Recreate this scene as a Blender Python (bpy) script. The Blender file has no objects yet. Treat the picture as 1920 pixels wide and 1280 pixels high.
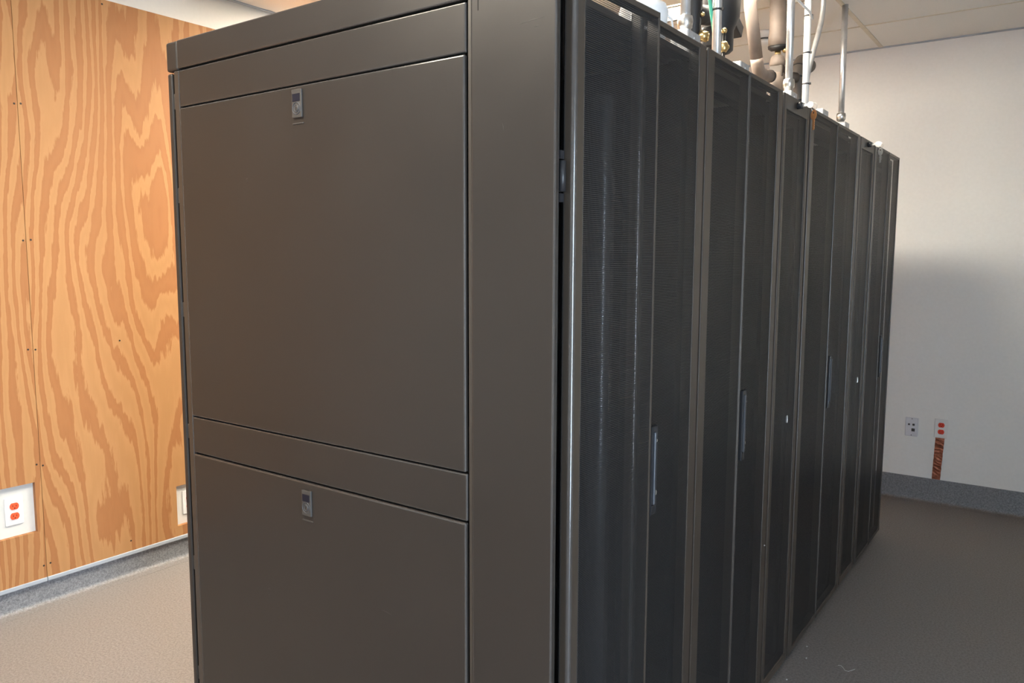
import bpy, bmesh, math, random
from mathutils import Vector, Matrix
random.seed(7)
sc = bpy.context.scene
COL = sc.collection

# ------------------------------------------------------------------ camera
cam_d = bpy.data.cameras.new('camera'); cam = bpy.data.objects.new('camera', cam_d); COL.objects.link(cam)
_rt = Vector((0.81273856, 0.5826199, 0.00317647)); _up = Vector((-0.06527122, 0.08563119, 0.99418659)); _fw = Vector((-0.57896088, 0.8082211, -0.10762408))
_m = Matrix((_rt, _up, -_fw)).transposed().to_4x4(); _m.translation = Vector((0.74779, -1.17273, 1.46246))
cam.matrix_world = _m
cam_d.sensor_width = 36.0; cam_d.lens = 1462.58 / 1920.0 * 36.0; cam_d.clip_start = 0.02; cam_d.clip_end = 60
sc.camera = cam
# ------------------------------------------------------------------ world, exposure
world = bpy.data.worlds.new('world'); sc.world = world; world.use_nodes = True
bgn = world.node_tree.nodes['Background']; bgn.inputs[0].default_value = (0.66, 0.82, 1.0, 1); bgn.inputs[1].default_value = 52.0
sc.view_settings.view_transform = 'Standard'; sc.view_settings.look = 'None'; sc.view_settings.gamma = 1.0
sc.view_settings.use_curve_mapping = False; sc.view_settings.exposure = 0.0
LAMP_END = 36.0        # radiance of the fixture in front of the end panels
LAMP_FRONT = 18.0      # radiance of the fixture above the nearest rack
LAMP_AISLE = 58.0      # radiance of the two fixtures farther along, raised to brighten the back wall
# daylight comes in through the glazed entrance in the right wall: the portal only guides the sampling of the sky
pd = bpy.data.lights.new('entrance_portal', 'AREA'); pd.shape = 'RECTANGLE'; pd.size = 0.7; pd.size_y = 2.05; pd.cycles.is_portal = True
po = bpy.data.objects.new('entrance_portal', pd); COL.objects.link(po); po.location = (2.34, -1.45, 1.03); po.rotation_euler = (math.pi/2, 0, math.pi/2)

# ------------------------------------------------------------------ materials
MATS = {}
def lin(c):
    return tuple((x/12.92 if x <= 0.04045 else ((x+0.055)/1.055)**2.4) for x in [v/255.0 for v in c])
class NT:
    def __init__(s, name):
        s.m = bpy.data.materials.new(name); s.m.use_nodes = True; s.t = s.m.node_tree; s.b = s.t.nodes['Principled BSDF']; s.out = s.t.nodes['Material Output']
        MATS[name] = s.m
    def n(s, typ, **kw):
        nd = s.t.nodes.new(typ)
        for k, v in kw.items(): setattr(nd, k, v)
        return nd
    def l(s, a, b): s.t.links.new(a, b)
    def val(s, sock, v):
        if isinstance(v, (int, float)): sock.default_value = v
        else: s.l(v, sock)
    def math(s, op, a, b=0.0, c=None):
        nd = s.n('ShaderNodeMath', operation=op); s.val(nd.inputs[0], a); s.val(nd.inputs[1], b)
        if c is not None: s.val(nd.inputs[2], c)
        return nd.outputs[0]
    def coords(s, scale=(1, 1, 1), loc=(0, 0, 0)):
        tc = s.n('ShaderNodeTexCoord'); mp = s.n('ShaderNodeMapping'); mp.inputs['Scale'].default_value = scale; mp.inputs['Location'].default_value = loc
        s.l(tc.outputs['Object'], mp.inputs['Vector']); return mp.outputs[0]
    def noise(s, vec, scale, detail=2, rough=0.5, dist=0.0):
        nd = s.n('ShaderNodeTexNoise'); s.l(vec, nd.inputs['Vector']); nd.inputs['Scale'].default_value = scale; nd.inputs['Detail'].default_value = detail
        nd.inputs['Roughness'].default_value = rough; nd.inputs['Distortion'].default_value = dist; return nd.outputs[0]
    def ramp(s, fac, stops, interp='LINEAR'):
        nd = s.n('ShaderNodeValToRGB'); nd.color_ramp.interpolation = interp; e = nd.color_ramp.elements
        while len(e) < len(stops): e.new(0.5)
        for i, (p, c) in enumerate(stops): e[i].position = p; e[i].color = (*c, 1) if len(c) == 3 else c
        s.l(fac, nd.inputs[0]); return nd.outputs[0]
    def mix(s, fac, a, b):
        nd = s.n('ShaderNodeMix', data_type='RGBA'); s.val(nd.inputs[0], fac)
        for sock, v in ((nd.inputs[6], a), (nd.inputs[7], b)):
            if isinstance(v, tuple): sock.default_value = (*v, 1)
            else: s.l(v, sock)
        return nd.outputs[2]
    def bump(s, h, strength=0.1, dist=0.001):
        nd = s.n('ShaderNodeBump'); nd.inputs['Strength'].default_value = strength; nd.inputs['Distance'].default_value = dist
        s.l(h, nd.inputs['Height']); s.l(nd.outputs[0], s.b.inputs['Normal'])
def simple(name, col, rough=0.5, metal=0.0, spec=0.5, var=0.06, vscale=18.0):
    s = NT(name); v = s.coords(); nz = s.noise(v, vscale, 3)
    a = tuple(max(0, c*(1-var)) for c in col); b = tuple(min(1, c*(1+var)) for c in col)
    s.l(s.ramp(nz, [(0.3, a), (0.7, b)]), s.b.inputs['Base Color'])
    s.b.inputs['Roughness'].default_value = rough; s.b.inputs['Metallic'].default_value = metal; s.b.inputs['Specular IOR Level'].default_value = spec
    return s
def powder(name, col, rough, spec=0.5, bump=0.06):
    s = NT(name); v = s.coords(); big = s.noise(v, 3.0, 4, 0.6); fine = s.noise(v, 900.0, 2)
    s.l(s.mix(big, tuple(c*0.9 for c in col), tuple(c*1.1 for c in col)), s.b.inputs['Base Color'])
    rr = s.ramp(big, [(0.3, (rough-0.04,)*3), (0.7, (rough+0.05,)*3)]); s.l(rr, s.b.inputs['Roughness'])
    s.b.inputs['Specular IOR Level'].default_value = spec; 
    if bump: s.bump(fine, bump, 0.0004)
    return s
powder('black_powder', (0.029, 0.0237, 0.0200), 0.34, 0.45)
powder('black_frame', (0.042, 0.032, 0.024), 0.36, 0.75, bump=0.0)
simple('edge_highlight', (0.050, 0.044, 0.040), 0.17, 0.0, 0.9)  # paint copy, lighter and glossier on bevels to boost edge highlights
simple('black_inner', (0.006, 0.006, 0.0065), 0.75, spec=0.2)
simple('black_plastic', (0.018, 0.018, 0.02), 0.33)
simple('black_gloss', (0.03, 0.03, 0.032), 0.24)
simple('handle_metal', (0.07, 0.075, 0.085), 0.32, 0.4)
simple('latch_grey', (0.085, 0.078, 0.072), 0.42, 0.4)
simple('latch_window', (0.006, 0.007, 0.016), 0.45, spec=0.3)
simple('chrome', (0.70, 0.69, 0.67), 0.30, 1.0)
simple('brass', (0.62, 0.47, 0.23), 0.3, 1.0)
simple('key_copper', (0.80, 0.38, 0.16), 0.3, 0.7)
simple('galvanised', (0.72, 0.73, 0.75), 0.34, 0.85, var=0.10, vscale=30)
simple('galv_box', (0.62, 0.64, 0.66), 0.45, 0.7, var=0.14, vscale=40)
simple('white_plastic', (0.80, 0.80, 0.79), 0.38)
simple('grey_plate', (0.70, 0.71, 0.76), 0.45)
simple('orange_receptacle', (0.82, 0.10, 0.035), 0.4)
simple('red_receptacle', (0.70, 0.05, 0.02), 0.4)
simple('dark_slot', (0.02, 0.012, 0.01), 0.6)
simple('insulation_tan', (0.20, 0.160, 0.137), 0.6, var=0.12)
simple('insulation_dark', (0.085, 0.07, 0.06), 0.55, var=0.12)
simple('rubber_black', (0.012, 0.012, 0.014), 0.55)
simple('tray_grey', (0.06, 0.055, 0.055), 0.5)
simple('cream_edge', (0.72, 0.66, 0.5), 0.5)
simple('green_wire', (0.05, 0.34, 0.24), 0.45)
simple('wall_paint', (0.68, 0.68, 0.655), 0.62, var=0.015, vscale=60)
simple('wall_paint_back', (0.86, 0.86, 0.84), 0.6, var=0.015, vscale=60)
simple('tee_bar', (0.60, 0.55, 0.45), 0.5)
simple('base_cap', (0.37, 0.41, 0.46), 0.4, var=0.03)
simple('screw_dark', (0.02, 0.014, 0.01), 0.6)
simple('dust_white', (0.7, 0.7, 0.7), 0.8)
s = simple('copper_tape', (0.38, 0.13, 0.075), 0.32, 0.7, var=0.25, vscale=70)
s.bump(s.noise(s.coords((1, 60, 160)), 1.0, 3), 0.6, 0.004)
s = simple('ceiling_tile', (0.80, 0.79, 0.76), 0.85, var=0.03, vscale=200)
s = NT('glass'); _tr = s.n('ShaderNodeBsdfTransparent'); _gl = s.n('ShaderNodeBsdfGlossy'); _gl.inputs['Roughness'].default_value = 0.02; _mx = s.n('ShaderNodeMixShader'); _mx.inputs[0].default_value = 0.06
s.l(_tr.outputs[0], _mx.inputs[1]); s.l(_gl.outputs[0], _mx.inputs[2]); s.l(_mx.outputs[0], s.out.inputs[0])
def emit(name, col, strength):
    s = NT(name); s.b.inputs['Base Color'].default_value = (0.8, 0.8, 0.8, 1); s.b.inputs['Emission Color'].default_value = (*col, 1); s.b.inputs['Emission Strength'].default_value = strength
emit('lamp_aisle', (1.0, 0.90, 0.74), LAMP_AISLE)
emit('lamp_front', (1.0, 0.90, 0.74), LAMP_FRONT)
emit('lamp_end', (1.0, 0.90, 0.74), LAMP_END)
# resinous quartz floor
def quartz(name, lo, hi, fade=None):
    s = NT(name); v = s.coords(); big = s.noise(v, 1.6, 3); fine = s.noise(v, 120.0, 2, 0.7); f2 = s.noise(v, 330.0, 1)
    f = s.math('ADD', s.math('MULTIPLY', fine, 0.6), s.math('MULTIPLY', f2, 0.4))
    c = s.ramp(f, [(0.36, lo), (0.64, hi)])
    if fade:
        tc = s.n('ShaderNodeTexCoord'); sp = s.n('ShaderNodeSeparateXYZ'); s.l(tc.outputs['Object'], sp.inputs[0])
        wob = s.math('MULTIPLY', s.math('SUBTRACT', s.noise(v, 60.0, 3), 0.5), 0.02)
        k = s.math('ADD', sp.outputs['Z'], wob)
        mr = s.n('ShaderNodeMapRange'); s.l(k, mr.inputs[0]); mr.inputs[1].default_value = 0.0; mr.inputs[2].default_value = 0.014
        c2 = s.ramp(f, [(0.36, fade[0]), (0.64, fade[1])]); c = s.mix(mr.outputs[0], c2, c)
    s.l(s.mix(s.math('MULTIPLY', big, 0.14), c, (0.18, 0.165, 0.155)), s.b.inputs['Base Color'])
    s.b.inputs['Roughness'].default_value = 0.52; s.bump(fine, 0.25, 0.0012); return s
FLO, FHI = (0.145, 0.131, 0.126), (0.280, 0.252, 0.242)
quartz('floor_quartz', FLO, FHI)
quartz('cove_quartz', (0.12, 0.125, 0.14), (0.30, 0.31, 0.33), (FLO, FHI))
# rotary-cut plywood, grain along local z, face in local y-z
def plywood(name, off):
    s = NT(name); v0 = s.coords((1, 1, 1), (off*3.1, off*7.7, off*5.3))
    def sc_vec(sy, sz, ox=0.0):
        mp = s.n('ShaderNodeMapping'); mp.inputs['Scale'].default_value = (0.0, sy, sz); mp.inputs['Location'].default_value = (off + ox, 0, 0); s.l(v0, mp.inputs['Vector']); return mp.outputs[0]
    base = s.noise(sc_vec(1.9, 0.42), 1.0, 2, 0.45, 0.25)
    mid = s.noise(sc_vec(8.0, 1.1, 4.0), 1.0, 2, 0.5, 0.25)
    jag = s.noise(sc_vec(62.0, 9.0, 9.0), 1.0, 3, 0.6)
    sp = s.n('ShaderNodeSeparateXYZ'); s.l(v0, sp.inputs[0])
    lean = s.math('MULTIPLY', sp.outputs['Y'], 0.95)
    val = s.math('ADD', s.math('ADD', s.math('MULTIPLY', base, 1.25), lean), s.math('ADD', s.math('MULTIPLY', mid, 0.13), s.math('MULTIPLY', jag, 0.040)))
    w = s.math('PINGPONG', s.math('MULTIPLY', val, 27.0), 1.0)
    thr = s.noise(sc_vec(1.4, 0.8, 17.0), 1.0, 1)
    w2 = s.math('ADD', w, s.math('MULTIPLY', s.math('SUBTRACT', thr, 0.52), 1.15))
    band = s.ramp(w2, [(0.48, (0, 0, 0)), (0.60, (1, 1, 1))])
    grad = s.ramp(w2, [(0.0, (0, 0, 0)), (1.0, (1, 1, 1))])
    early = s.mix(grad, (0.40, 0.205, 0.082), (0.465, 0.245, 0.102))
    late = s.mix(grad, (0.285, 0.117, 0.042), (0.345, 0.148, 0.055))
    col = s.mix(band, early, late)
    stain = s.noise(sc_vec(3.0, 1.2, 30.0), 1.0, 4, 0.6)
    col = s.mix(s.ramp(stain, [(0.5, (0, 0, 0)), (0.85, (0.35,)*3)]), col, (0.33, 0.16, 0.068))
    fibre = s.noise(sc_vec(260.0, 5.0, 40.0), 1.0, 2)
    col = s.mix(s.math('MULTIPLY', fibre, 0.16), col, (0.33, 0.17, 0.075))
    s.l(col, s.b.inputs['Base Color']); s.b.inputs['Roughness'].default_value = 0.62; s.b.inputs['Specular IOR Level'].default_value = 0.3
    s.bump(fibre, 0.08, 0.0008)
for i in range(5): plywood('plywood_%d' % i, 1.7*i + 0.4)
simple('ply_edge', (0.60, 0.40, 0.22), 0.7)
# perforated sheet: hexagonal hole lattice in local y-z
def perforated(name, pitch, r, col, rough):
    s = NT(name); tc = s.n('ShaderNodeTexCoord'); sp = s.n('ShaderNodeSeparateXYZ'); s.l(tc.outputs['Object'], sp.inputs[0])
    row = pitch*math.sqrt(3)
    def lat(oy, oz):
        a = s.math('SUBTRACT', s.math('WRAP', s.math('ADD', sp.outputs['Y'], oy), pitch, 0.0), pitch/2)
        b = s.math('SUBTRACT', s.math('WRAP', s.math('ADD', sp.outputs['Z'], oz), row, 0.0), row/2)
        return s.math('ADD', s.math('MULTIPLY', a, a), s.math('MULTIPLY', b, b))
    d = s.math('MINIMUM', lat(0.0, 0.0), lat(pitch/2, row/2))
    hole = s.math('LESS_THAN', d, r*r)
    tr = s.n('ShaderNodeBsdfTransparent'); mx = s.n('ShaderNodeMixShader')
    s.l(hole, mx.inputs[0]); s.l(s.b.outputs[0], mx.inputs[1]); s.l(tr.outputs[0], mx.inputs[2]); s.l(mx.outputs[0], s.out.inputs[0])
    s.b.inputs['Base Color'].default_value = (*col, 1); s.b.inputs['Roughness'].default_value = rough; s.b.inputs['Specular IOR Level'].default_value = 0.5
perforated('perforated_black', 0.0042, 0.00172, (0.027, 0.0265, 0.027), 0.36)
perforated('perforated_fine', 0.0038, 0.00145, (0.026, 0.0255, 0.026), 0.36)

# ------------------------------------------------------------------ mesh helpers
def add_box(bm, x0, x1, y0, y1, z0, z1, bev=0.0, seg=2, em=-1):
    b2 = bmesh.new(); bmesh.ops.create_cube(b2, size=1.0)
    for v in b2.verts: v.co = Vector((x0 + (v.co.x+.5)*(x1-x0), y0 + (v.co.y+.5)*(y1-y0), z0 + (v.co.z+.5)*(z1-z0)))
    if bev > 0: bmesh.ops.bevel(b2, geom=list(b2.edges), offset=min(bev, 0.45*min(abs(x1-x0), abs(y1-y0), abs(z1-z0))), segments=seg, affect='EDGES', profile=0.5, material=em)
    merge(bm, b2)
def merge(bm, b2, mat=None):
    me = bpy.data.meshes.new('tmp'); b2.to_mesh(me); b2.free()
    if mat is not None: me.transform(mat)
    bm.from_mesh(me); bpy.data.meshes.remove(me)
def add_tube(bm, pts, r, seg=16, caps=True):
    pts = [Vector(p) for p in pts]; rr = r if isinstance(r, (list, tuple)) else [r]*len(pts)
    n = len(pts); tang = []
    for i in range(n):
        a = pts[max(i-1, 0)]; b = pts[min(i+1, n-1)]; tang.append((b-a).normalized())
    u = Vector((1, 0, 0)) if abs(tang[0].x) < 0.9 else Vector((0, 1, 0))
    u = (u - tang[0]*u.dot(tang[0])).normalized(); rings = []
    for i in range(n):
        u = (u - tang[i]*u.dot(tang[i])).normalized(); w = tang[i].cross(u)
        rings.append([bm.verts.new(pts[i] + (u*math.cos(2*math.pi*k/seg) + w*math.sin(2*math.pi*k/seg))*rr[i]) for k in range(seg)])
    for i in range(n-1):
        for k in range(seg):
            f = bm.faces.new((rings[i][k], rings[i][(k+1) % seg], rings[i+1][(k+1) % seg], rings[i+1][k])); f.smooth = True
    if caps: bm.faces.new(rings[0][::-1]); bm.faces.new(rings[-1])
def arc(p0, p1, p2, n=8):       # quadratic bend
    p0, p1, p2 = Vector(p0), Vector(p1), Vector(p2)
    return [p0*(1-t)**2 + p1*2*t*(1-t) + p2*t*t for t in [i/n for i in range(n+1)]]
def add_torus(bm, c, axis, R, r, seg=24, s2=8):
    axis = Vector(axis).normalized(); u = axis.orthogonal().normalized(); w = axis.cross(u); c = Vector(c); vs = []
    for i in range(seg):
        a = 2*math.pi*i/seg; d = u*math.cos(a) + w*math.sin(a)
        vs.append([bm.verts.new(c + d*(R + r*math.cos(2*math.pi*k/s2)) + axis*(r*math.sin(2*math.pi*k/s2))) for k in range(s2)])
    for i in range(seg):
        for k in range(s2):
            f = bm.faces.new((vs[i][k], vs[(i+1) % seg][k], vs[(i+1) % seg][(k+1) % s2], vs[i][(k+1) % s2])); f.smooth = True
def add_ball(bm, c, r, sx=1, sy=1, sz=1):
    b2 = bmesh.new(); bmesh.ops.create_uvsphere(b2, u_segments=14, v_segments=8, radius=1)
    for f in b2.faces: f.smooth = True
    merge(bm, b2, Matrix.Translation(Vector(c)) @ Matrix.Diagonal((r*sx, r*sy, r*sz, 1)))
def add_extrude(bm, prof, axis, a0, a1):
    """closed 2-D profile swept straight along an axis; prof in the two other axes, in xyz order"""
    def P(p, a):
        if axis == 'y': return (p[0], a, p[1])
        if axis == 'x': return (a, p[0], p[1])
        return (p[0], p[1], a)
    A = [bm.verts.new(P(p, a0)) for p in prof]; B = [bm.verts.new(P(p, a1)) for p in prof]; n = len(prof)
    for i in range(n): bm.faces.new((A[i], A[(i+1) % n], B[(i+1) % n], B[i]))
    bm.faces.new(A[::-1]); bm.faces.new(B)
def link(name, bm, mat, parent=None, org=(0, 0, 0), edge=None):
    bmesh.ops.recalc_face_normals(bm, faces=list(bm.faces))
    me = bpy.data.meshes.new(name); bm.to_mesh(me); bm.free()
    o = Vector(org)
    if o.length > 0: me.transform(Matrix.Translation(-o))
    me.materials.append(MATS[mat])
    if edge: me.materials.append(MATS[edge])
    ob = bpy.data.objects.new(name, me); COL.objects.link(ob)
    if parent is not None: ob.parent = parent
    return ob
def box(name, mat, parent, org, *dims, bev=0.0, seg=2):
    bm = bmesh.new(); add_box(bm, *dims, bev=bev, seg=seg); return link(name, bm, mat, parent, org)
def tag(o, label=None, cat=None, group=None, kind=None):
    if label: o['label'] = label
    if cat: o['category'] = cat
    if group: o['group'] = group
    if kind: o['kind'] = kind
    return o
def thing(name, loc, label, cat, group=None):
    o = bpy.data.objects.new(name, None); o.empty_display_size = 0.05; COL.objects.link(o); o.location = loc
    return tag(o, label, cat, group)
def struct(o): o['kind'] = 'structure'; return o

# ------------------------------------------------------------------ room shell
XL, XR, YB, YF, ZC = -2.70, 2.40, 4.02, -3.60, 2.71     # left, right, back, front walls; ceiling
PLY = -2.68                                              # face of the plywood
T = 0.10
struct(box('floor', 'floor_quartz', None, (0, 0, 0), XL-T, XR+T, YF-T, YB+T, -0.1, 0.0))
wl = struct(box('wall_left', 'wall_paint', None, (0, 0, 0), XL-T, XL, YF-T, YB+T, 0, ZC+0.15))
struct(box('wall_back', 'wall_paint_back', None, (0, 0, 0), XL, XR, YB, YB+T, 0, ZC+0.15))
struct(box('wall_front', 'wall_paint', None, (0, 0, 0), XL, XR, YF-T, YF, 0, ZC+0.15))
bm = bmesh.new()                                          # right wall with the entrance opening
DY0, DY1, DZ = -1.80, -1.10, 2.06
add_box(bm, XR, XR+T, YF-T, DY0, 0, ZC+0.15); add_box(bm, XR, XR+T, DY1, YB+T, 0, ZC+0.15); add_box(bm, XR, XR+T, DY0, DY1, DZ, ZC+0.15)
struct(link('wall_right', bm, 'wall_paint'))
bm = bmesh.new()
for a in ((DY0, DY0+.05, 0, DZ), (DY1-.05, DY1, 0, DZ)): add_box(bm, XR+.01, XR+.06, a[0], a[1], a[2], a[3], bev=.003)
add_box(bm, XR+.01, XR+.06, DY0+.05, DY1-.05, DZ-.05, DZ, bev=.003); add_box(bm, XR+.01, XR+.06, DY0+.05, DY1-.05, 0, .09, bev=.003)
dr = struct(link('door_1', bm, 'galvanised', None, (XR, DY0, 0))); dr.location = (XR, DY0, 0)
p = box('glass_pane', 'glass', dr, (XR, DY0, 0), XR+.03, XR+.036, DY0+.05, DY1-.05, .09, DZ-.05)
box('push_bar', 'galvanised', dr, (XR, DY0, 0), XR-.03, XR-.005, DY0+.1, DY1-.1, 1.0, 1.04, bev=.008)
# ceiling: slab above, lay-in tiles and tee bars are pieces of it
ceil = struct(box('ceiling', 'wall_paint', None, (0, 0, 0), XL-T, XR+T, YF-T, YB+T, ZC+.15, ZC+.25))
tx = [XL, -1.487, -0.267, 0.953, 2.173, XR]
ty = []; y = 3.49
while y > YF: ty.append(y); y -= 0.61
ty = [YF] + ty[::-1] + [YB]
LAMPS = [(1, -1.39, 'aisle'), (1, 0.44, 'aisle'), (1, 1.66, 'aisle'), (0, 1.66, 'aisle')]
def is_lamp(i, y0): return any(i == a and abs(y0-b) < .02 for a, b, c in LAMPS)
tile_me = {}
for i in range(len(tx)-1):
    for j in range(len(ty)-1):
        if is_lamp(i, ty[j]): continue
        w, d = tx[i+1]-tx[i], ty[j+1]-ty[j]; key = (round(w, 3), round(d, 3))
        if key not in tile_me:
            bm = bmesh.new(); add_box(bm, .004, w-.004, .004, d-.004, 0, .016, bev=.002, seg=1); o = link('ceiling_tile', bm, 'ceiling_tile', ceil); tile_me[key] = o.data
        else:
            o = bpy.data.objects.new('ceiling_tile', tile_me[key]); COL.objects.link(o); o.parent = ceil
        o.location = (tx[i], ty[j], ZC)
for x in tx[1:-1]:
    bm = bmesh.new(); add_box(bm, x-.012, x+.012, YF, YB, ZC-.003, ZC+.004, bev=.001, seg=1); link('tee_bar', bm, 'tee_bar', ceil)
for y in ty[1:-1]:
    bm = bmesh.new()
    for i in range(len(tx)-1): add_box(bm, tx[i]+.012, tx[i+1]-.012, y-.006, y+.006, ZC-.003, ZC+.004, bev=.001, seg=1)
    link('cross_tee', bm, 'tee_bar', ceil)
bm = bmesh.new(); add_box(bm, XL, XL+.022, YF, YB, ZC-.006, ZC+.003, bev=.001); struct(link('trim_1', bm, 'base_cap'))
bm = bmesh.new(); add_box(bm, XL+.022, XR, YB-.02, YB, ZC-.006, ZC+.003, bev=.001); struct(link('trim_2', bm, 'base_cap'))
# recessed ceiling lights
def troffer(i, y0, kind, label):
    x0, x1, y1 = tx[i], tx[i+1], y0+.61
    t = thing('ceiling_light', ((x0+x1)/2, (y0+y1)/2, ZC), label, 'ceiling light', 'recessed ceiling lights'); org = t.location
    bm = bmesh.new(); f = .04
    add_box(bm, x0+.013, x1-.013, y0+.008, y0+f, ZC-.002, ZC+.05); add_box(bm, x0+.013, x1-.013, y1-f, y1-.008, ZC-.002, ZC+.05)
    add_box(bm, x0+.013, x0+f, y0+f, y1-f, ZC-.002, ZC+.05); add_box(bm, x1-f, x1-.013, y0+f, y1-f, ZC-.002, ZC+.05)
    link('light_frame', bm, 'white_plastic', t, org)
    box('diffuser', 'lamp_'+kind, t, org, x0+f, x1-f, y0+f, y1-f, ZC+.012, ZC+.02)
def row(y): return min(ty, key=lambda v: abs(v-y))
troffer(1, row(-1.39), 'end', 'recessed ceiling light in front of the rack end panels')
troffer(1, row(1.66), 'aisle', 'recessed ceiling light over the middle of the rack row')
troffer(1, row(.44), 'front', 'recessed ceiling light above the nearest rack')
troffer(0, row(1.66), 'aisle', 'recessed ceiling light beside the plywood wall')

# plywood sheets on the left wall, with cut-outs over the outlets
def sheet(name, mat, x0, x1, y0, y1, z0, z1, hole=None):
    bm = bmesh.new()
    ys = [y0, y1] if not hole else [y0, hole[0], hole[1], y1]; zs = [z0, z1] if not hole else [z0, hole[2], hole[3], z1]
    g = {}
    for i, yy in enumerate(ys):
        for j, zz in enumerate(zs): g[i, j] = bm.verts.new((x1, yy, zz))
    for i in range(len(ys)-1):
        for j in range(len(zs)-1):
            if hole and i == 1 and j == 1: continue
            bm.faces.new((g[i, j], g[i+1, j], g[i+1, j+1], g[i, j+1]))
    r = bmesh.ops.extrude_face_region(bm, geom=list(bm.faces))
    for v in r['geom']:
        if isinstance(v, bmesh.types.BMVert): v.co.x = x0
    o = link(name, bm, mat, wl); return o
H1 = (0.055, 0.232, 0.322, 0.532); H2 = (0.852, 1.03, 0.168, 0.364)
SH = [(-2.18, -0.963, None), (-0.96, 0.2565, H1), (0.2585, 1.475, H2), (1.478, 2.695, None), (2.698, 3.915, None)]
for k, (a, b, h) in enumerate(SH):
    o = sheet('plywood_panel', 'plywood_%d' % k, XL+.0005, PLY, a, b, 0.118, 2.545, h)
    rows = [0.168, 0.60, 1.083, 1.521, 2.055, 2.525]
    for z in rows:
        for yy in (a+.013, (a+b)/2 - .25, (a+b)/2 + .25, b-.013):
            if abs(yy-(a+b)/2) < .3 and z not in (0.168, 2.525, 1.083): continue
            yj, zj = yy + random.uniform(-.006, .006), z + random.uniform(-.006, .006)
            if h and h[0]-.02 < yj < h[1]+.012 and h[2]-.02 < zj < h[3]+.02: continue
            if not (-0.1 < yj < 1.6): continue
            bm = bmesh.new(); bmesh.ops.create_cone(bm, segments=10, radius1=.0045, radius2=.0035, depth=.002, cap_ends=True, matrix=Matrix.Translation((PLY+.0002, yj, zj)) @ Matrix.Rotation(math.pi/2, 4, 'Y'))
            link('screw', bm, 'screw_dark', o)

# cove base
def cove_profile(w, top, sgn, r=.020, th=.005):
    pr = [(w, top)]; inner = [(w + sgn*th, top)]
    for i in range(9):
        a = math.pi/2*i/8; inner.append((w + sgn*(th + r*(1-math.cos(a))), r*(1-math.sin(a)) + .0012))
    inner.append((w + sgn*(th+r+.04), .0006)); inner.append((w + sgn*(th+r+.04), 0.0)); inner.append((w, 0.0))
    return [pr[0]] + inner
bm = bmesh.new(); add_extrude(bm, cove_profile(XL, .100, 1), 'y', YF, YB-.0); o = struct(link('baseboard_left', bm, 'cove_quartz'))
bm = bmesh.new(); add_extrude(bm, cove_profile(YB, .145, -1), 'x', XL+.056, XR); struct(link('baseboard_back', bm, 'cove_quartz'))
bm = bmesh.new(); add_box(bm, XL, PLY+.004, YF, .2565, .100, .118, bev=.003); add_box(bm, XL, PLY+.004, .2585, YB, .100, .118, bev=.003); struct(link('trim_3', bm, 'base_cap'))

# ------------------------------------------------------------------ outlets
def receptacle(name, t, org, mat, wall, c, axis, zc):
    """one duplex socket face; axis 'x' faces +x, axis 'y' faces -y"""
    bm = bmesh.new(); n = 20; prof = []
    for i in range(n):
        a = 2*math.pi*i/n; prof.append((c + .0168*math.cos(a), zc + max(-.0135, min(.0135, .0172*math.sin(a)))))
    if axis == 'x': add_extrude(bm, prof, 'x', wall, wall+.0075)
    else: add_extrude(bm, prof, 'y', wall-.0075, wall)
    r = link(name, bm, mat, t, org)
    for dy, h, z in ((-.0062, .008, .002), (.0062, .0065, .002), (0, .004, -.0075)):
        bm = bmesh.new(); ww = .0011 if dy else .0023
        if axis == 'x': add_box(bm, wall+.0072, wall+.0079, c+dy-ww, c+dy+ww, zc+z-h/2, zc+z+h/2)
        else: add_box(bm, c+dy-ww, c+dy+ww, wall-.0079, wall-.0072, zc+z-h/2, zc+z+h/2)
        link('slot', bm, 'dark_slot', r, (0, 0, 0)); 
    return r
def outlet_left(yc, zc, label):
    t = thing('power_outlet', (XL, yc, zc), label, 'outlet', 'outlets in the plywood wall'); org = Vector(t.location)
    box('wall_plate', 'white_plastic', t, org, XL, XL+.007, yc-.0345, yc+.0345, zc-.058, zc+.058, bev=.003)
    for dz in (.0205, -.0205):
        r = receptacle('socket', t, org, 'orange_receptacle', XL+.003, yc, 'x', zc+dz)
        for ch in r.children: ch.location = -org
    bm = bmesh.new(); bmesh.ops.create_cone(bm, segments=10, radius1=.003, radius2=.0025, depth=.002, cap_ends=True, matrix=Matrix.Translation((XL+.0075, yc, zc)) @ Matrix.Rotation(math.pi/2, 4, 'Y'))
    link('plate_screw', bm, 'white_plastic', t, org)
outlet_left(.155, .428, 'white power outlet with orange sockets in the plywood cut-out at far left')
outlet_left(.925, .270, 'white power outlet in the low plywood cut-out half hidden by the racks')
t = thing('power_outlet', (.170, YB, .458), 'white outlet plate with red sockets above the copper strip', 'outlet'); org = Vector(t.location)
box('wall_plate', 'white_plastic', t, org, .135, .205, YB-.007, YB, .400, .516, bev=.003)
for dz in (.0205, -.0205):
    r = receptacle('socket', t, org, 'red_receptacle', YB-.003, .171, 'y', .458+dz)
    for ch in r.children: ch.location = -org
t = thing('data_jack', (.013, YB, .447), 'grey data jack plate on back wall beside the outlet', 'wall jack'); org = Vector(t.location)
box('wall_plate', 'grey_plate', t, org, -.022, .048, YB-.006, YB, .390, .504, bev=.0025)
for cx, cz, ww in ((-.002, .462, .005), (.023, .462, .006), (.022, .430, .009)):
    bm = bmesh.new(); add_box(bm, cx-ww, cx+ww, YB-.009, YB-.005, cz-ww, cz+ww, bev=.001); add_box(bm, cx-ww*.6, cx+ww*.6, YB-.0095, YB-.0088, cz-ww*.6, cz+ww*.6)
    link('jack_port', bm, 'latch_grey', t, org)
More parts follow.
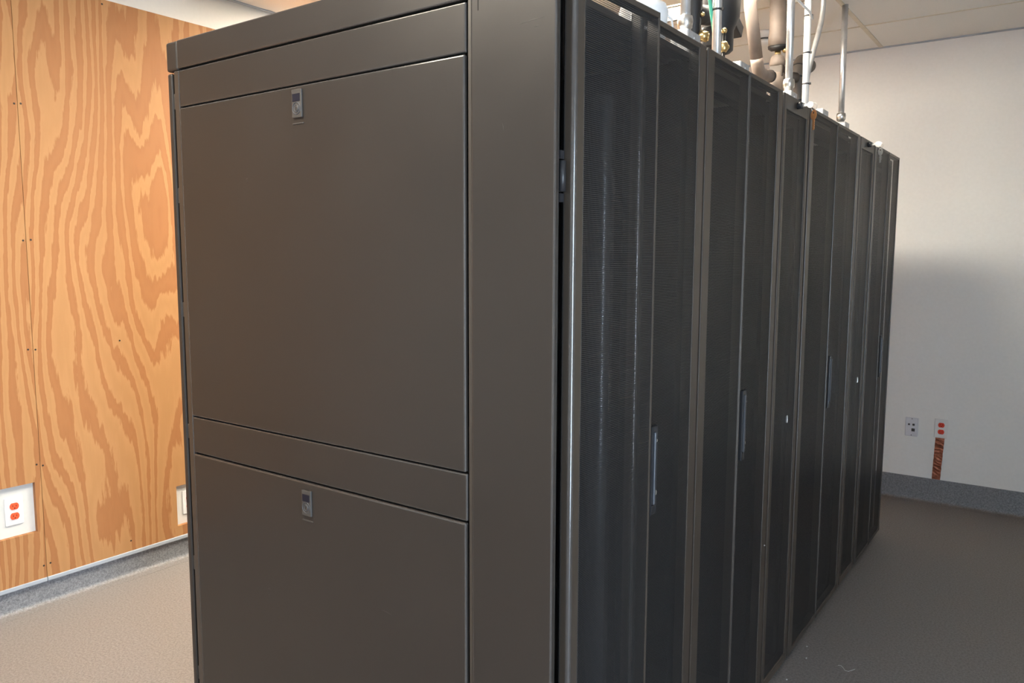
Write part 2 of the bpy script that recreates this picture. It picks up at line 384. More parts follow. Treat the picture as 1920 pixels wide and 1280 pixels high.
for cz in (.397, .497):
    bm = bmesh.new(); bmesh.ops.create_cone(bm, segments=10, radius1=.003, radius2=.0025, depth=.002, cap_ends=True, matrix=Matrix.Translation((.013, YB-.0065, cz)) @ Matrix.Rotation(math.pi/2, 4, 'X')); link('plate_screw', bm, 'latch_grey', t, org)
bm = bmesh.new(); n = 26
top, bot = (.143, .191, .3995), (.137, .181, .1455)
vs = []
for i in range(n+1):
    k = i/n; xa = top[0]+(bot[0]-top[0])*k; xb = top[1]+(bot[1]-top[1])*k; z = top[2]+(bot[2]-top[2])*k
    vs.append([bm.verts.new((x + random.uniform(-.0008, .0008), YB-.0022+random.uniform(-.0012, .0012), z)) for x in (xa, xa+(xb-xa)/3, xa+(xb-xa)*2/3, xb)])
for i in range(n):
    for j in range(3): bm.faces.new((vs[i][j], vs[i][j+1], vs[i+1][j+1], vs[i+1][j]))
r = bmesh.ops.extrude_face_region(bm, geom=list(bm.faces))
for v in r['geom']:
    if isinstance(v, bmesh.types.BMVert): v.co.y = YB-.0002
o = link('copper_strip', bm, 'copper_tape', None, (.16, YB, .146)); o.location = (.16, YB, .146)
tag(o, 'crinkled copper grounding strip running from outlet to baseboard', 'copper strip')

# ------------------------------------------------------------------ racks
ZB, ZT = 0.03, 1.965
ZROOF = 1.950
DEP = -1.165
def rack_body(t, org, y0, y1, beam=True):
    bm = bmesh.new(); w = .006
    add_box(bm, DEP, -.034, y0+.002, y0+.002+w, ZB, ZROOF); add_box(bm, DEP, -.034, y1-.002-w, y1-.002, ZB, ZROOF)
    add_box(bm, DEP, -.034, y0+.008, y1-.008, ZB, ZB+.02)
    add_box(bm, DEP, DEP+.006, y0+.008, y1-.008, ZB+.02, ZROOF-.02)
    link('body', bm, 'black_inner', t, org)
    bm = bmesh.new()
    add_box(bm, DEP, -.034, y0+.002, y1-.002, ZROOF-.014, ZROOF+.002, bev=.003)
    link('roof', bm, 'black_frame', t, org)
    bm = bmesh.new()                                     # rear frame posts
    for yy in (y0+.010, y1-.050): add_box(bm, -.075, -.038, yy, yy+.040, ZB+.02, ZROOF-.02)
    if beam: add_box(bm, -.075, -.036, y0+.050, y1-.050, ZROOF-.060, 1.963)  # beam added to block the bright band seen over the roof
    link('rear_frame', bm, 'black_inner', t, org)
    bm = bmesh.new()                                     # black plane added inside so no light passes through
    add_box(bm, -.42, -.40, y0+.06, y1-.06, ZB+.03, ZROOF-.05); link('inner_blocker', bm, 'black_inner', t, org)
    for xx in (-1.08, -.12):
        for yy in (y0+.08, y1-.08):
            bm = bmesh.new(); add_tube(bm, [(xx, yy, .0), (xx, yy, .008), (xx, yy, .0085), (xx, yy, ZB+.001)], [.022, .022, .008, .008], 12); link('levelling_foot', bm, 'galv_box', t, org)
def leaf(t, org, y0, y1, zt, stile_l, stile_r, label=None, ang=0.0, x=0.0, th=.028, perf='perforated_black', bev=.005, shiny=True):
    """door leaf hinged at y0 (ang<0 swings the free edge out); children are its mesh sheet and furniture"""
    w = y1-y0; bm = bmesh.new(); tp = .012
    add_box(bm, -th, 0, 0, stile_l, 0, zt-ZB, bev=bev if shiny else .002, seg=8 if shiny else 2, em=1 if shiny else -1); add_box(bm, -th, 0, w-stile_r, w, 0, zt-ZB, bev=.002, seg=2)
    add_box(bm, -th, -.0005, stile_l-.004, w-stile_r+.003, zt-ZB-tp, zt-ZB, bev=.002); add_box(bm, -th, -.0005, stile_l-.004, w-stile_r+.003, 0, .02, bev=.002)
    o = link('door_leaf', bm, 'black_frame', t, edge='edge_highlight'); o.location = Vector((x, y0, ZB)) - Vector(org); o.rotation_euler = (0, 0, ang)
    bm = bmesh.new(); add_box(bm, -.0042, -.0030, stile_l-.003, w-stile_r+.002, .018, zt-ZB-tp+.002); link('perforated_sheet', bm, perf, o)
    if label: o['label'] = label
    return o
def handle(door, y0):
    """recessed swing handle; y0 local offset of its left side; z measured for handle between 0.89 and 1.085 m"""
    z0, z1 = .880-ZB, 1.085-ZB; w = .030
    bm = bmesh.new()
    add_box(bm, -.004, .006, y0, y0+.005, z0, z1, bev=.002); add_box(bm, -.004, .006, y0+w-.005, y0+w, z0, z1, bev=.002)
    add_box(bm, -.004, .006, y0+.005, y0+w-.005, z1-.022, z1, bev=.003); add_box(bm, -.004, .006, y0+.005, y0+w-.005, z0, z0+.022, bev=.003)
    add_box(bm, -.016, -.012, y0, y0+w, z0, z1)
    link('handle_tray', bm, 'black_plastic', door)
    bm = bmesh.new(); add_box(bm, .000, .011, y0+.006, y0+.016, z0+.024, z1-.012, bev=.004, seg=3); link('handle_lever', bm, 'handle_metal', door)
    for zz, rr in ((z0+.050, .0075), (z1-.034, .0045)):
        bm = bmesh.new(); yy = y0+.021
        add_tube(bm, [(-.010, yy, zz), (.005, yy, zz), (.0075, yy, zz)], [rr, rr, rr*.75], 16); add_box(bm, .0073, .0082, yy-.0007, yy+.0007, zz-rr*.55, zz+rr*.55)
        link('lock_cylinder', bm, 'chrome', door)

# --- rack 1: the end rack with its side panels
t1 = thing('server_rack', (-.58, .33, 0), 'nearest black server rack showing its split side panels and ajar mesh door', 'server rack', 'server racks in the row'); O1 = Vector(t1.location)
rack_body(t1, O1, .030, .668, beam=False)
E0 = -1.1425; E1 = -.2011
bm = bmesh.new(); add_box(bm, E0-.02, -.012, .0095, .031, ZB, 1.935); link('side_frame', bm, 'black_inner', t1, O1)
def epanel(name, x0, x1, z0, z1, y0=0.0, bev=.0034, mat='black_powder', lab=None):
    bm = bmesh.new(); add_box(bm, x0, x1, y0, .0095, z0, z1, bev=bev, seg=4, em=1); o = link(name, bm, mat, t1, O1, 'edge_highlight')
    if lab: o['label'] = lab
    return o
epanel('header_rail', E0, E1, 1.8425, 1.9335)
up = epanel('upper_side_panel', E0+.0015, E1-.0015, 1.0385, 1.839, -.0025, .0038)
epanel('middle_rail', E0, E1, .938, 1.0350)
lo = epanel('lower_side_panel', E0+.0015, E1-.0015, .075, .9345, -.0025, .0038)
epanel('bottom_rail', E0, E1, .034, .0715)
epanel('trim_strip', -.1975, -.1885, ZB, 2.0, .002, .0015, 'black_frame')
bm = bmesh.new(); add_box(bm, -.1880, .0, -.001, .014, ZB, 2.0, bev=.0035, seg=4, em=1); cp = link('corner_post', bm, 'black_powder', t1, O1, 'edge_highlight')
box('slit', 'black_inner', cp, O1, -.1712, -.1698, -.0014, -.0008, 1.9115, 1.985)
epanel('flange', E0-.022, E0-.001, ZB, 1.9335, .0, .002, 'black_frame')
bm = bmesh.new(); add_box(bm, E0+.0005, E1, -.003, .03, 1.9370, 2.007, bev=.003, seg=3, em=1); link('end_cap', bm, 'black_powder', t1, O1, 'edge_highlight')
bm = bmesh.new(); add_box(bm, -1.192, E0-.0010, -.003, .05, 1.9340, 2.007, bev=.006, seg=3); link('end_cap_corner', bm, 'black_powder', t1, O1)
bm = bmesh.new(); add_box(bm, -1.197, -1.1785, .002, .655, ZB, 1.9310, bev=.005, seg=3); link('front_door', bm, 'black_powder', t1, O1)
for zz in (.30, .62, .99, 1.32, 1.62, 1.86): box('front_hinge', 'latch_grey', t1, O1, -1.180, -1.168, .006, .012, zz-.02, zz+.02, bev=.002)
def latch(panel, xc, zt):
    zb = zt-.062; k = -.0025
    bm = bmesh.new(); add_box(bm, xc-.0165, xc+.0165, k-.005, k+.001, zb, zt, bev=.0018, seg=2); link('latch_plate', bm, 'latch_grey', panel)
    box('latch_window', 'latch_window', panel, (0, 0, 0), xc-.0125, xc+.0125, k-.0058, k-.0045, zt-.027, zt-.010, bev=.0004)
    bm = bmesh.new(); zc = zb+.020
    add_torus(bm, (xc, k-.005, zc), (0, 1, 0), .0130, .0011); add_torus(bm, (xc, k-.005, zc), (0, 1, 0), .0072, .0012); link('lock_ring', bm, 'handle_metal', panel)
    bm = bmesh.new(); add_tube(bm, [(xc, k, zc), (xc, k-.0056, zc), (xc, k-.0062, zc)], [.0060, .0060, .0050], 16); link('lock_core', bm, 'latch_grey', panel)
    box('keyhole', 'dark_slot', panel, (0, 0, 0), xc-.0009, xc+.0009, k-.0066, k-.0058, zc-.004, zc+.004)
    bm = bmesh.new(); add_box(bm, xc-.0185, xc+.0185, k-.0022, k+.001, zb-.0135, zb-.0105, bev=.001); link('latch_lip', bm, 'latch_grey', panel)
    for c in panel.children:
        if c.location.length == 0: c.location = -O1
latch(up, -.678, 1.831); latch(lo, -.680, .9175)
def scratch(panel, x, z, dx, dz, w=.0007, y=-.0030):
    bm = bmesh.new(); n = Vector((-dz, 0, dx)).normalized()*w; a = Vector((x, y, z)); b = Vector((x+dx, y, z+dz)); m = (a+b)/2 + n*1.5
    prof = [a, m-n*.8, b, m+n*.8]; v0 = [bm.verts.new(q) for q in prof]; v1 = [bm.verts.new(q+Vector((0, .0008, 0))) for q in prof]
    bm.faces.new(v0); bm.faces.new(v1[::-1])
    for i in range(4): bm.faces.new((v0[i], v0[(i+1) % 4], v1[(i+1) % 4], v1[i]))
    link('scratch', bm, 'latch_grey', panel, O1)
scratch(up, -.875, 1.645, .010, .002); scratch(up, -.872, 1.648, .002, -.012); scratch(up, -.640, 1.700, .006, -.004)
scratch(lo, -.840, .635, .012, .001); scratch(lo, -.838, .630, .003, -.022); scratch(lo, -.440, .690, .030, -.004); scratch(lo, -.300, .545, .035, -.012)
scratch(cp, -.075, 1.872, .050, .004, .0007, -.0014); scratch(cp, -.045, 1.862, .012, .001, .0006, -.0014); scratch(cp, -.115, 1.705, .003, -.014, .0006, -.0014)
# rear doors
d = leaf(t1, O1, .030, .335, 1.955, .036, .006, 'left mesh door leaf standing slightly ajar', ang=-math.radians(3.0), x=.020, bev=.008)
d = leaf(t1, O1, .325, .668, ZT, .012, .040); handle(d, .079)
for zz in (.35, 1.605):
    bm = bmesh.new(); add_tube(bm, [(.001, .021, zz-.027), (.001, .021, zz+.027)], .0065, 14); add_box(bm, -.03, .001, .015, .027, zz-.045, zz-.03); add_box(bm, -.03, .001, .015, .027, zz+.03, zz+.045)
    link('hinge', bm, 'black_plastic', t1, O1)
# vertical power strips added behind the mesh, rounded to catch glints
for yy in (.340, .497):
    bm = bmesh.new(); add_box(bm, -.140, -.085, yy, yy+.055, .20, 1.82, bev=.022, seg=10); o = link('power_strip', bm, 'black_gloss', t1, O1)
    for f in o.data.polygons: f.use_smooth = False

# --- rack 2, 3, 4
def rack(y0, y1, mid, label, sl=.044, sr=.040):
    t = thing('server_rack', (-.58, (y0+y1)/2, 0), label, 'server rack', 'server racks in the row'); org = Vector(t.location)
    rack_body(t, org, y0, y1)
    d1 = leaf(t, org, y0+.003, mid-.002, ZT, sl, .005, shiny=False)
    d2 = leaf(t, org, mid+.002, y1-.003, ZT, .008, sr); handle(d2, .016)
    box('front_door', 'black_powder', t, org, -1.197, -1.1785, y0+.004, y1-.004, ZB, 1.931, bev=.005)
    return t, d1, d2
tB, b1, b2 = rack(.676, 1.278, .980, 'black server rack beside the nearest rack, narrow with two mesh leaves')
bm = bmesh.new(); add_ball(bm, (.0008, .280, .547-ZB), .0025); link('bright_dot', bm, 'chrome', b2)  # tiny bright ball on the leaf's right stile
rack(1.588, 2.330, 1.962, 'wide black server rack between the two key-locked cooling units')
rack(2.632, 3.226, 2.950, 'farthest black server rack, at the back wall end of the row', .036, .012)

# --- cooling units
def cooler(y0, y1, label):
    t = thing('cooling_unit', (-.58, (y0+y1)/2, 0), label, 'cooling unit', 'slim cooling units in the row'); org = Vector(t.location)
    rack_body(t, org, y0, y1)
    bm = bmesh.new(); a, b = 0, y1-y0-.018; h = ZT-ZB; sl, sr = .024, .024; th = .026; z1 = 1.918-ZB
    add_box(bm, -th, 0, 0, sl, 0, h, bev=.004, seg=3); add_box(bm, -th, 0, b-sr, b, 0, h, bev=.004, seg=3)
    add_box(bm, -th, -.0004, sl-.003, b-sr+.003, z1, h, bev=.002); add_box(bm, -th, -.0004, sl-.003, b-sr+.003, 0, .03, bev=.002)
    o = link('door_leaf', bm, 'black_frame', t); o.location = Vector((-.001, y0+.012, ZB)) - org
    bm = bmesh.new(); add_box(bm, -.0062, -.0050, sl-.002, b-sr+.002, .028, z1+.002); link('perforated_sheet', bm, 'perforated_fine', o)
    ly = (y1-y0)*.50-.012; lz = 1.944-ZB
    bm = bmesh.new(); add_tube(bm, [(-.004, ly, lz), (.014, ly, lz), (.016, ly, lz)], [.0105, .0105, .009], 18); link('lock_barrel', bm, 'black_gloss', o)
    bm = bmesh.new(); add_tube(bm, [(.016, ly, lz), (.0185, ly, lz)], .0055, 14); link('lock_face', bm, 'chrome', o)
    bm = bmesh.new(); my, mz = .165, .934-ZB; add_ball(bm, (-.001, my, mz), .0045, .5, 1, .8); add_box(bm, -.004, .002, my-.004, my-.001, mz-.022, mz, bev=.001); link('catch', bm, 'chrome', o)
    box('front_door', 'black_powder', t, org, -1.197, -1.1785, y0+.004, y1-.004, ZB, 1.931, bev=.005)
    return t, Vector((0, y0+.012+ly, 1.944))
tC, L1 = cooler(1.286, 1.580, 'slim black cooling unit with a copper key hanging from its top lock')
tD, L2 = cooler(2.338, 2.624, 'slim black cooling unit with silver keys hanging from its top lock')
def keyset(c, mat, label, tagged):
    """keys in the lock: one inserted, one hanging from the ring"""
    t = thing('key', (c.x+.018, c.y, c.z-.10), label, 'key', 'keys left in the cooling unit locks'); org = Vector(t.location)
    bm = bmesh.new(); add_box(bm, c.x+.0185, c.x+.030, c.y-.0012, c.y+.0012, c.z-.004, c.z+.004, bev=.0006)
    if tagged: add_tube(bm, [(c.x+.040, c.y-.002, c.z), (c.x+.040, c.y+.002, c.z)], .013, 18)
    else: add_tube(bm, [(c.x+.038, c.y-.0012, c.z), (c.x+.038, c.y+.0012, c.z)], .010, 18)
    link('inserted_key', bm, 'chrome', t, org)
    rx, rz = c.x+.050, c.z-.008
    bm = bmesh.new(); add_torus(bm, (rx, c.y, rz), (.5, .85, 0), .012, .0011); link('key_ring', bm, 'chrome', t, org)
    bz = rz-.025; bm = bmesh.new(); rot = Matrix.Translation((rx, c.y, bz)) @ Matrix.Rotation(math.radians(-35), 4, 'Z')
    b2 = bmesh.new(); bmesh.ops.create_cone(b2, segments=20, radius1=.0125, radius2=.0125, depth=.0024, cap_ends=True, matrix=Matrix.Rotation(math.pi/2, 4, 'X') @ Matrix.Diagonal((1.0, 1.25, 1, 1)))
    merge(bm, b2, rot); link('key_bow', bm, mat, t, org)
    b2 = bmesh.new(); add_box(b2, -.0009, .0009, -.0013, .0013, .004, .010); add_box(b2, -.002, .002, -.0016, .0016, .004, .010)
    bm = bmesh.new(); merge(bm, b2, rot); link('key_hole', bm, 'dark_slot', t, org)
    b2 = bmesh.new(); add_box(b2, -.0042, .0042, -.0010, .0010, -.046, -.012, bev=.0006)
    for i in range(4): add_box(b2, .0035, .0052+.0008*(i % 2), -.0008, .0008, -.042+i*.007, -.0385+i*.007)
    bm = bmesh.new(); merge(bm, b2, rot); link('key_blade', bm, mat, t, org)
keyset(L1, 'key_copper', 'copper-coloured key hanging from a ring in the nearer cooling unit lock', False)
keyset(L2, 'galvanised', 'silver key set hanging in the farther cooling unit lock', True)

# ------------------------------------------------------------------ things on the rack roofs
ZR = ZROOF+.002
def junction_box(y0, y1, ztop, label, x1=-.195, dx=.055):
    t = thing('junction_box', (x1-dx/2, (y0+y1)/2, ZR), label, 'junction box', 'metal junction boxes on the racks'); org = Vector(t.location)
    box('box_body', 'galv_box', t, org, x1-dx, x1-.002, y0, y1, ZR, ztop-.0015, bev=.0015)
    box('cover_plate', 'galv_box', t, org, x1-.002, x1, y0+.001, y1-.001, ZR+.003, ztop-.003, bev=.0008)
    for zz in (ZR+.03, ztop-.02):
        bm = bmesh.new(); bmesh.ops.create_cone(bm, segments=10, radius1=.004, radius2=.003, depth=.002, cap_ends=True, matrix=Matrix.Translation((x1+.001, (y0+y1)/2, zz)) @ Matrix.Rotation(math.pi/2, 4, 'Y')); link('cover_screw', bm, 'galvanised', t, org)
def conduit(x, y, z0, label, r=.0147, connector=None, ties=(), lean=0.0, mat='galvanised', ztop=ZC):
    t = thing('conduit', (x, y, z0), label, 'conduit', 'vertical conduits above the racks'); org = Vector(t.location)
    bm = bmesh.new(); add_tube(bm, [(x, y, z0), (x, y+lean*.5, (z0+ztop)/2), (x, y+lean, ztop)], r, 20); link('pipe', bm, mat, t, org)
    if connector:
        bm = bmesh.new(); c = connector
        add_tube(bm, [(x, y, z0), (x, y, c-.022), (x, y, c-.020), (x, y, c-.004), (x, y, c), (x, y, c+.012), (x, y, c+.014)], [r*1.22, r*1.22, r*1.45, r*1.55, r*1.55, r*1.42, r*1.1], 20); link('connector', bm, 'chrome', t, org)
    for zz in ties:
        bm = bmesh.new(); yy = y + lean*(zz-z0)/(ztop-z0); add_tube(bm, [(x, yy, zz-.003), (x, yy, zz+.003)], r*1.09, 20); add_box(bm, x+r*.9, x+r*1.5, yy-.004, yy+.004, zz-.004, zz+.004); link('cable_tie', bm, 'rubber_black', t, org)
    return t, org
conduit(-.222, 1.045, 2.118, 'galvanised conduit on the junction box nearest the camera', connector=2.150)
junction_box(1.005, 1.098, 2.118, 'galvanised junction box nearest the camera, under a conduit')
t, org = conduit(-.235, 1.332, ZR, 'grey conduit with one black tie and a green wire behind it', ties=(2.252,), lean=-.02)
bm = bmesh.new(); add_tube(bm, [(-.248, 1.353, ZR), (-.247, 1.352, 2.08), (-.243, 1.348, 2.13), (-.250, 1.325, 2.22), (-.255, 1.300, 2.30), (-.255, 1.296, 2.60)], .006, 10); link('ground_wire', bm, 'green_wire', t, org)
junction_box(1.447, 1.527, 2.116, 'galvanised junction box without conduit above the second mesh rack')
conduit(-.226, 2.080, 2.116, 'tall white-lit conduit with a set-screw connector on a small box', connector=2.158, lean=-.012)
junction_box(2.015, 2.095, 2.116, 'galvanised junction box under the tall conduit beside the black hose')
t, org = conduit(-.235, 2.362, ZR, 'white conduit with three black ties above the copper key', ties=(2.202, 2.330, 2.480), r=.0138, lean=-.03, mat='white_plastic')
junction_box(2.493, 2.585, 2.120, 'galvanised junction box without conduit, farther one above the wide rack')
t = thing('bent_conduit', (-.245, 2.40, 2.22), 'thin conduit bending away from the tied white conduit', 'conduit'); org = Vector(t.location)
bm = bmesh.new(); pts = [(-.245, 2.39, 2.22), (-.245, 2.43, 2.29), (-.245, 2.52, 2.415)] + arc((-.245, 2.535, 2.435), (-.245, 2.615, 2.53), (-.245, 2.612, 2.62)) + [(-.245, 2.605, ZC)]
add_tube(bm, pts, .0115, 16); link('pipe', bm, 'galvanised', t, org)
t = thing('white_cable', (-.235, 2.315, 2.47), 'short white cable slanting off the tied white conduit', 'cable'); org = Vector(t.location)
bm = bmesh.new(); add_tube(bm, [(-.214, 2.335, 2.462), (-.218, 2.300, 2.484), (-.235, 2.165, 2.505), (-.290, 2.08, 2.53), (-.30, 1.99, ZC)], .0052, 10); link('cable_run', bm, 'white_plastic', t, org)
conduit(-.256, 3.075, 2.150, 'lone conduit farthest along the row, rising to the ceiling tile', connector=2.176, lean=-.02)
junction_box(3.075, 3.165, 2.150, 'galvanised junction box farthest along the row, under the lone conduit', x1=-.235)
# white plastic fitting and its conduit
t = thing('white_pipe_fitting', (-.235, .80, ZR), 'round white plastic fitting with a strap, left of all conduits', 'pipe fitting'); org = Vector(t.location)
bm = bmesh.new(); add_tube(bm, [(-.235, .80, ZR+.002), (-.235, .80, 2.075), (-.235, .80, 2.115), (-.235, .80, 2.132), (-.235, .80, 2.139)], [.050, .062, .066, .060, .030], 28); link('bell', bm, 'white_plastic', t, org)
bm = bmesh.new(); add_tube(bm, [(-.235, .80, 2.135), (-.235, .80, ZC)], .026, 22); link('pipe', bm, 'galvanised', t, org)
bm = bmesh.new(); add_tube(bm, [(-.20, .845, 2.125), (-.19, .88, 2.11), (-.188, .905, 2.05), (-.188, .91, ZR+.001)], .0032, 8); link('strap', bm, 'white_plastic', t, org)
# insulated cooling pipes
XP = -.46
def P(y, z, x=XP): return Vector((x, y, z))
t = thing('insulated_pipe', (XP, 2.3851, ZR), 'tan insulated pipe leaning down to a side elbow', 'pipe', 'insulated cooling pipes'); org = Vector(t.location)
bm = bmesh.new(); add_tube(bm, [P(2.2455, ZC), P(2.2734, 2.5398), P(2.3804, 2.3350)], .027, 20); link('pipe_run', bm, 'insulation_tan', t, org)
bm = bmesh.new(); add_tube(bm, arc(P(2.3758, 2.3443), P(2.3990, 2.2838), P(2.4595, 2.2904)) + [P(2.5805, 2.3034)], .0275, 20); link('elbow', bm, 'insulation_tan', t, org)
bm = bmesh.new(); add_tube(bm, [P(2.5573, 2.3006), P(2.5666, 2.3025)], .0295, 20); link('joint_band', bm, 'rubber_black', t, org)
t = thing('valve_pipe', (XP, 2.6736, ZR), 'thick tan insulated pipe with a bell end above a valve', 'pipe', 'insulated cooling pipes'); org = Vector(t.location)
bm = bmesh.new(); add_tube(bm, [P(2.6457, ZC), P(2.6596, 2.5212), P(2.6643, 2.5072), P(2.6690, 2.4607)], [.037, .038, .043, .044], 22); link('pipe_run', bm, 'insulation_tan', t, org)
bm = bmesh.new(); add_tube(bm, [P(2.6690, 2.4625), P(2.6708, 2.4504), P(2.6736, 2.4393)], [.045, .045, .030], 22); link('collar', bm, 'rubber_black', t, org)
bm = bmesh.new(); add_ball(bm, (XP+.035, 2.6690, 2.4355), .013); add_tube(bm, [P(2.6736, 2.4467), P(2.6755, 2.4076)], .014, 14); link('brass_nut', bm, 'brass', t, org)
bm = bmesh.new(); add_tube(bm, [P(2.6717, 2.4207), P(2.6717, 2.4095), P(2.6717, 2.3862), P(2.6717, 2.3723), P(2.6717, 2.3648)], [.016, .030, .037, .036, .030], 20); link('valve_dome', bm, 'insulation_tan', t, org)
bm = bmesh.new(); add_box(bm, XP-.03, XP+.034, 2.6410, 2.6876, 2.3118, 2.3676, bev=.006); link('valve_body', bm, 'insulation_dark', t, org)
bm = bmesh.new(); add_tube(bm, [P(2.6969, 2.3462, XP+.032), P(2.6969, 2.3462, XP+.052)], .021, 16); link('valve_cap', bm, 'latch_grey', t, org)
bm = bmesh.new(); add_tube(bm, [P(2.6643, 2.3304), P(2.6596, 2.2699), P(2.6596, 2.0558), P(2.6596, ZR+.002)], .036, 22); link('lower_pipe', bm, 'insulation_tan', t, org)
bm = bmesh.new(); add_tube(bm, [P(2.6736, 2.3276), P(2.9621, 2.3676)], .026, 18); link('side_branch', bm, 'insulation_dark', t, org)
t = thing('insulated_hose', (XP, 3.0645, ZR), 'dark ribbed insulated hose arching down behind the tied white conduit', 'hose'); org = Vector(t.location)
path = [P(3.0785, ZR+.008), P(3.0552, 2.1489), P(3.0319, 2.2699), P(3.0133, 2.3536)] + arc(P(3.0087, 2.3723), P(3.0180, 2.4607), P(3.1017, 2.4700), 6) + [P(3.2041, 2.4700)]
bm = bmesh.new(); add_tube(bm, path, .036, 20); link('hose_run', bm, 'insulation_dark', t, org)
for k in (2, 4, 6, 9):
    if k+1 < len(path):
        a = path[k]; d = (path[k+1]-path[k]).normalized()
        bm = bmesh.new(); add_tube(bm, [a-d*.004, a+d*.004], .0385, 20); link('rib', bm, 'rubber_black', t, org)
# black valve assembly
t = thing('black_valve_pipe', (XP, 1.6684, ZR), 'black insulated pipe with a brass fitting behind the nearest conduit', 'pipe', 'black cooling valves'); org = Vector(t.location)
bm = bmesh.new(); add_tube(bm, [P(1.6452, ZC), P(1.6545, 2.3816), P(1.6591, 2.3443), P(1.6638, 2.2978), P(1.6731, 2.2699)], [.036, .036, .030, .028, .022], 20); link('pipe_run', bm, 'rubber_black', t, org)
bm = bmesh.new(); add_tube(bm, [P(1.6731, 2.2838, XP+.02), P(1.6824, 2.2745, XP+.05)], .019, 18); add_torus(bm, (XP+.052, 1.6833, 2.2736), (.9, .3, -.2), .011, .003); link('brass_fitting', bm, 'brass', t, org)
bm = bmesh.new(); add_ball(bm, (XP+.038, 1.6573, 2.3518), .0085); link('brass_plug', bm, 'brass', t, org)
bm = bmesh.new(); add_tube(bm, [P(1.6731, 2.2745), P(1.7150, 2.1954), P(1.7522, 2.1024), P(1.7615, 2.0558), P(1.7615, ZR+.002)], [.022, .018, .016, .016, .016], 14); link('lower_pipe', bm, 'rubber_black', t, org)
bm = bmesh.new(); add_tube(bm, [P(1.6591, 2.3583), P(1.8081, 2.3909)], .036, 18); link('side_branch', bm, 'rubber_black', t, org)
t = thing('black_valve', (XP, 1.9104, ZR), 'bulky black valve with a side lever behind the grey conduit', 'valve', 'black cooling valves'); org = Vector(t.location)
bm = bmesh.new(); add_tube(bm, [P(1.8872, ZC), P(1.8965, 2.5212), P(1.9104, 2.4653), P(1.9151, 2.4002), P(1.9197, 2.3536), P(1.9244, 2.2792), P(1.9290, 2.2652)], [.06, .066, .085, .080, .058, .055, .040], 22); link('valve_body', bm, 'rubber_black', t, org)
bm = bmesh.new(); b2 = bmesh.new(); add_box(b2, -.02, .02, 0, .11, -.026, .026, bev=.004); merge(bm, b2, Matrix.Translation((XP+.02, 1.9802, 2.4281)) @ Matrix.Rotation(math.radians(-24), 4, 'X')); link('lever', bm, 'rubber_black', t, org)
bm = bmesh.new(); add_box(bm, XP-.03, XP+.03, 1.8081, 1.8499, 2.2699, 2.3536, bev=.01); link('side_lug', bm, 'rubber_black', t, org)
bm = bmesh.new(); add_tube(bm, [P(1.8639, 2.2978), P(1.8620, 2.1954), P(1.8592, 2.1489), P(1.8546, ZR+.001)], [.03, .018, .016, .016], 14); link('lower_pipe', bm, 'rubber_black', t, org)
XV = -.38
t = thing('brass_drain_valve', (XV, 1.768, ZR), 'small brass drain valve on a thin pipe beside the black valve', 'valve'); org = Vector(t.location)
bm = bmesh.new(); add_tube(bm, [(XV, 1.768, 2.305), (XV, 1.768, ZR+.001)], .006, 12); link('pipe_run', bm, 'rubber_black', t, org)
bm = bmesh.new(); add_ball(bm, (XV, 1.768, 2.312), .011); link('top_cap', bm, 'brass', t, org)
bm = bmesh.new(); add_tube(bm, [(XV, 1.768, 2.272), (XV, 1.768, 2.263), (XV, 1.768, 2.243), (XV, 1.768, 2.234)], [.011, .017, .017, .011], 8); add_ball(bm, (XV+.004, 1.788, 2.256), .011); link('hex_body', bm, 'brass', t, org)
# cable ladder rail crossing above the row
t = thing('cable_tray', (-.70, 2.30, 2.54), 'dark horizontal tray rail with a cream top edge behind the conduits', 'cable tray'); org = Vector(t.location)
box('side_rail', 'tray_grey', t, org, -1.55, -.585, 2.285, 2.300, 2.545, 2.607, bev=.002)
box('top_edge', 'cream_edge', t, org, -1.55, -.585, 2.278, 2.330, 2.607, 2.613, bev=.001)
for xx in (-1.5, -.63):
    bm = bmesh.new(); add_tube(bm, [(xx, 2.312, 2.612), (xx, 2.312, ZC)], .005, 8); link('hanger_rod', bm, 'galvanised', t, org)
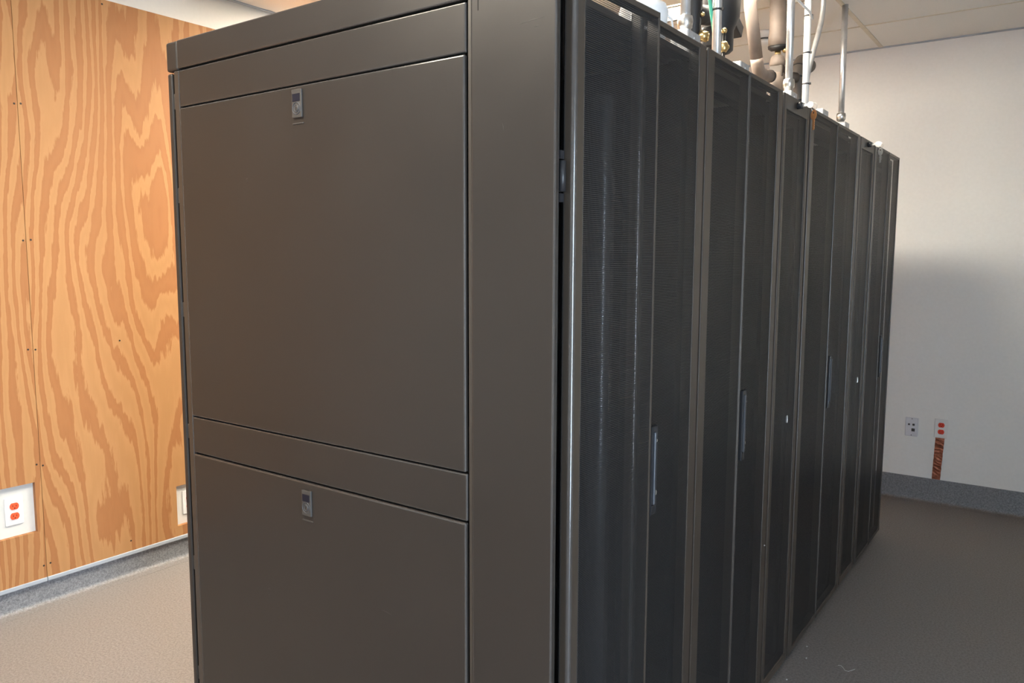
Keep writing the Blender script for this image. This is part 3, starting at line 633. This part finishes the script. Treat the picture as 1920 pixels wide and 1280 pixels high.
# black elbow on the end rack's roof
t = thing('black_elbow_pipe', (-.80, .26, ZR), 'black pipe elbow peeking over the nearest rack cap', 'pipe'); org = Vector(t.location)
bm = bmesh.new(); add_tube(bm, [(-.62, .26, ZR+.0005), (-.62, .26, 2.08)] + arc((-.62, .26, 2.10), (-.62, .26, 2.170), (-.70, .26, 2.170)) + [(-.84, .26, 2.170)] + arc((-.86, .26, 2.170), (-.905, .26, 2.175), (-.905, .26, 2.220), 6) + [(-.905, .26, 2.30), (-.905, .26, ZC)], .045, 20); link('pipe_run', bm, 'rubber_black', t, org)
# detector on the ceiling
t = thing('smoke_detector', (-.74, 3.32, ZC), 'round white smoke detector on the ceiling behind the tan pipes', 'smoke detector'); org = Vector(t.location)
bm = bmesh.new(); add_tube(bm, [(-.74, 3.32, ZC), (-.74, 3.32, ZC-.012), (-.74, 3.32, ZC-.030), (-.74, 3.32, ZC-.034)], [.072, .072, .060, .045], 28); link('detector_base', bm, 'white_plastic', t, org)
bm = bmesh.new(); add_tube(bm, [(-.74, 3.32, ZC-.034), (-.74, 3.32, ZC-.040)], .047, 24); link('vent_ring', bm, 'latch_grey', t, org)
bm = bmesh.new(); add_tube(bm, [(-.74, 3.32, ZC-.040), (-.74, 3.32, ZC-.058), (-.74, 3.32, ZC-.064)], [.040, .034, .015], 24); link('sensor_dome', bm, 'white_plastic', t, org)

# ------------------------------------------------------------------ litter on the floor
for (x, y, lab) in ((.043, 1.675, 'white dust speck on the grey floor, middle of three'), (.028, 1.484, 'white dust speck on the grey floor, nearest of three'), (.021, 1.766, 'white dust speck on the grey floor, farthest of three')):
    bm = bmesh.new(); add_box(bm, x-.0022, x+.0022, y-.0025, y+.0025, 0, .0022, bev=.0008); o = link('dust_speck', bm, 'dust_white', None, (x, y, 0)); o.location = (x, y, 0); tag(o, lab, 'speck', 'dust specks on the floor')
bm = bmesh.new(); pts = [(.150, 1.690, .0008), (.160, 1.694, .0008), (.170, 1.682, .0008), (.178, 1.668, .0008), (.190, 1.668, .0008), (.199, 1.684, .0008), (.206, 1.699, .0008)]
add_tube(bm, pts, .0007, 6); o = link('thread', bm, 'dust_white', None, pts[3]); o.location = pts[3]; tag(o, 'thin curly pale thread lying on the grey floor', 'thread')
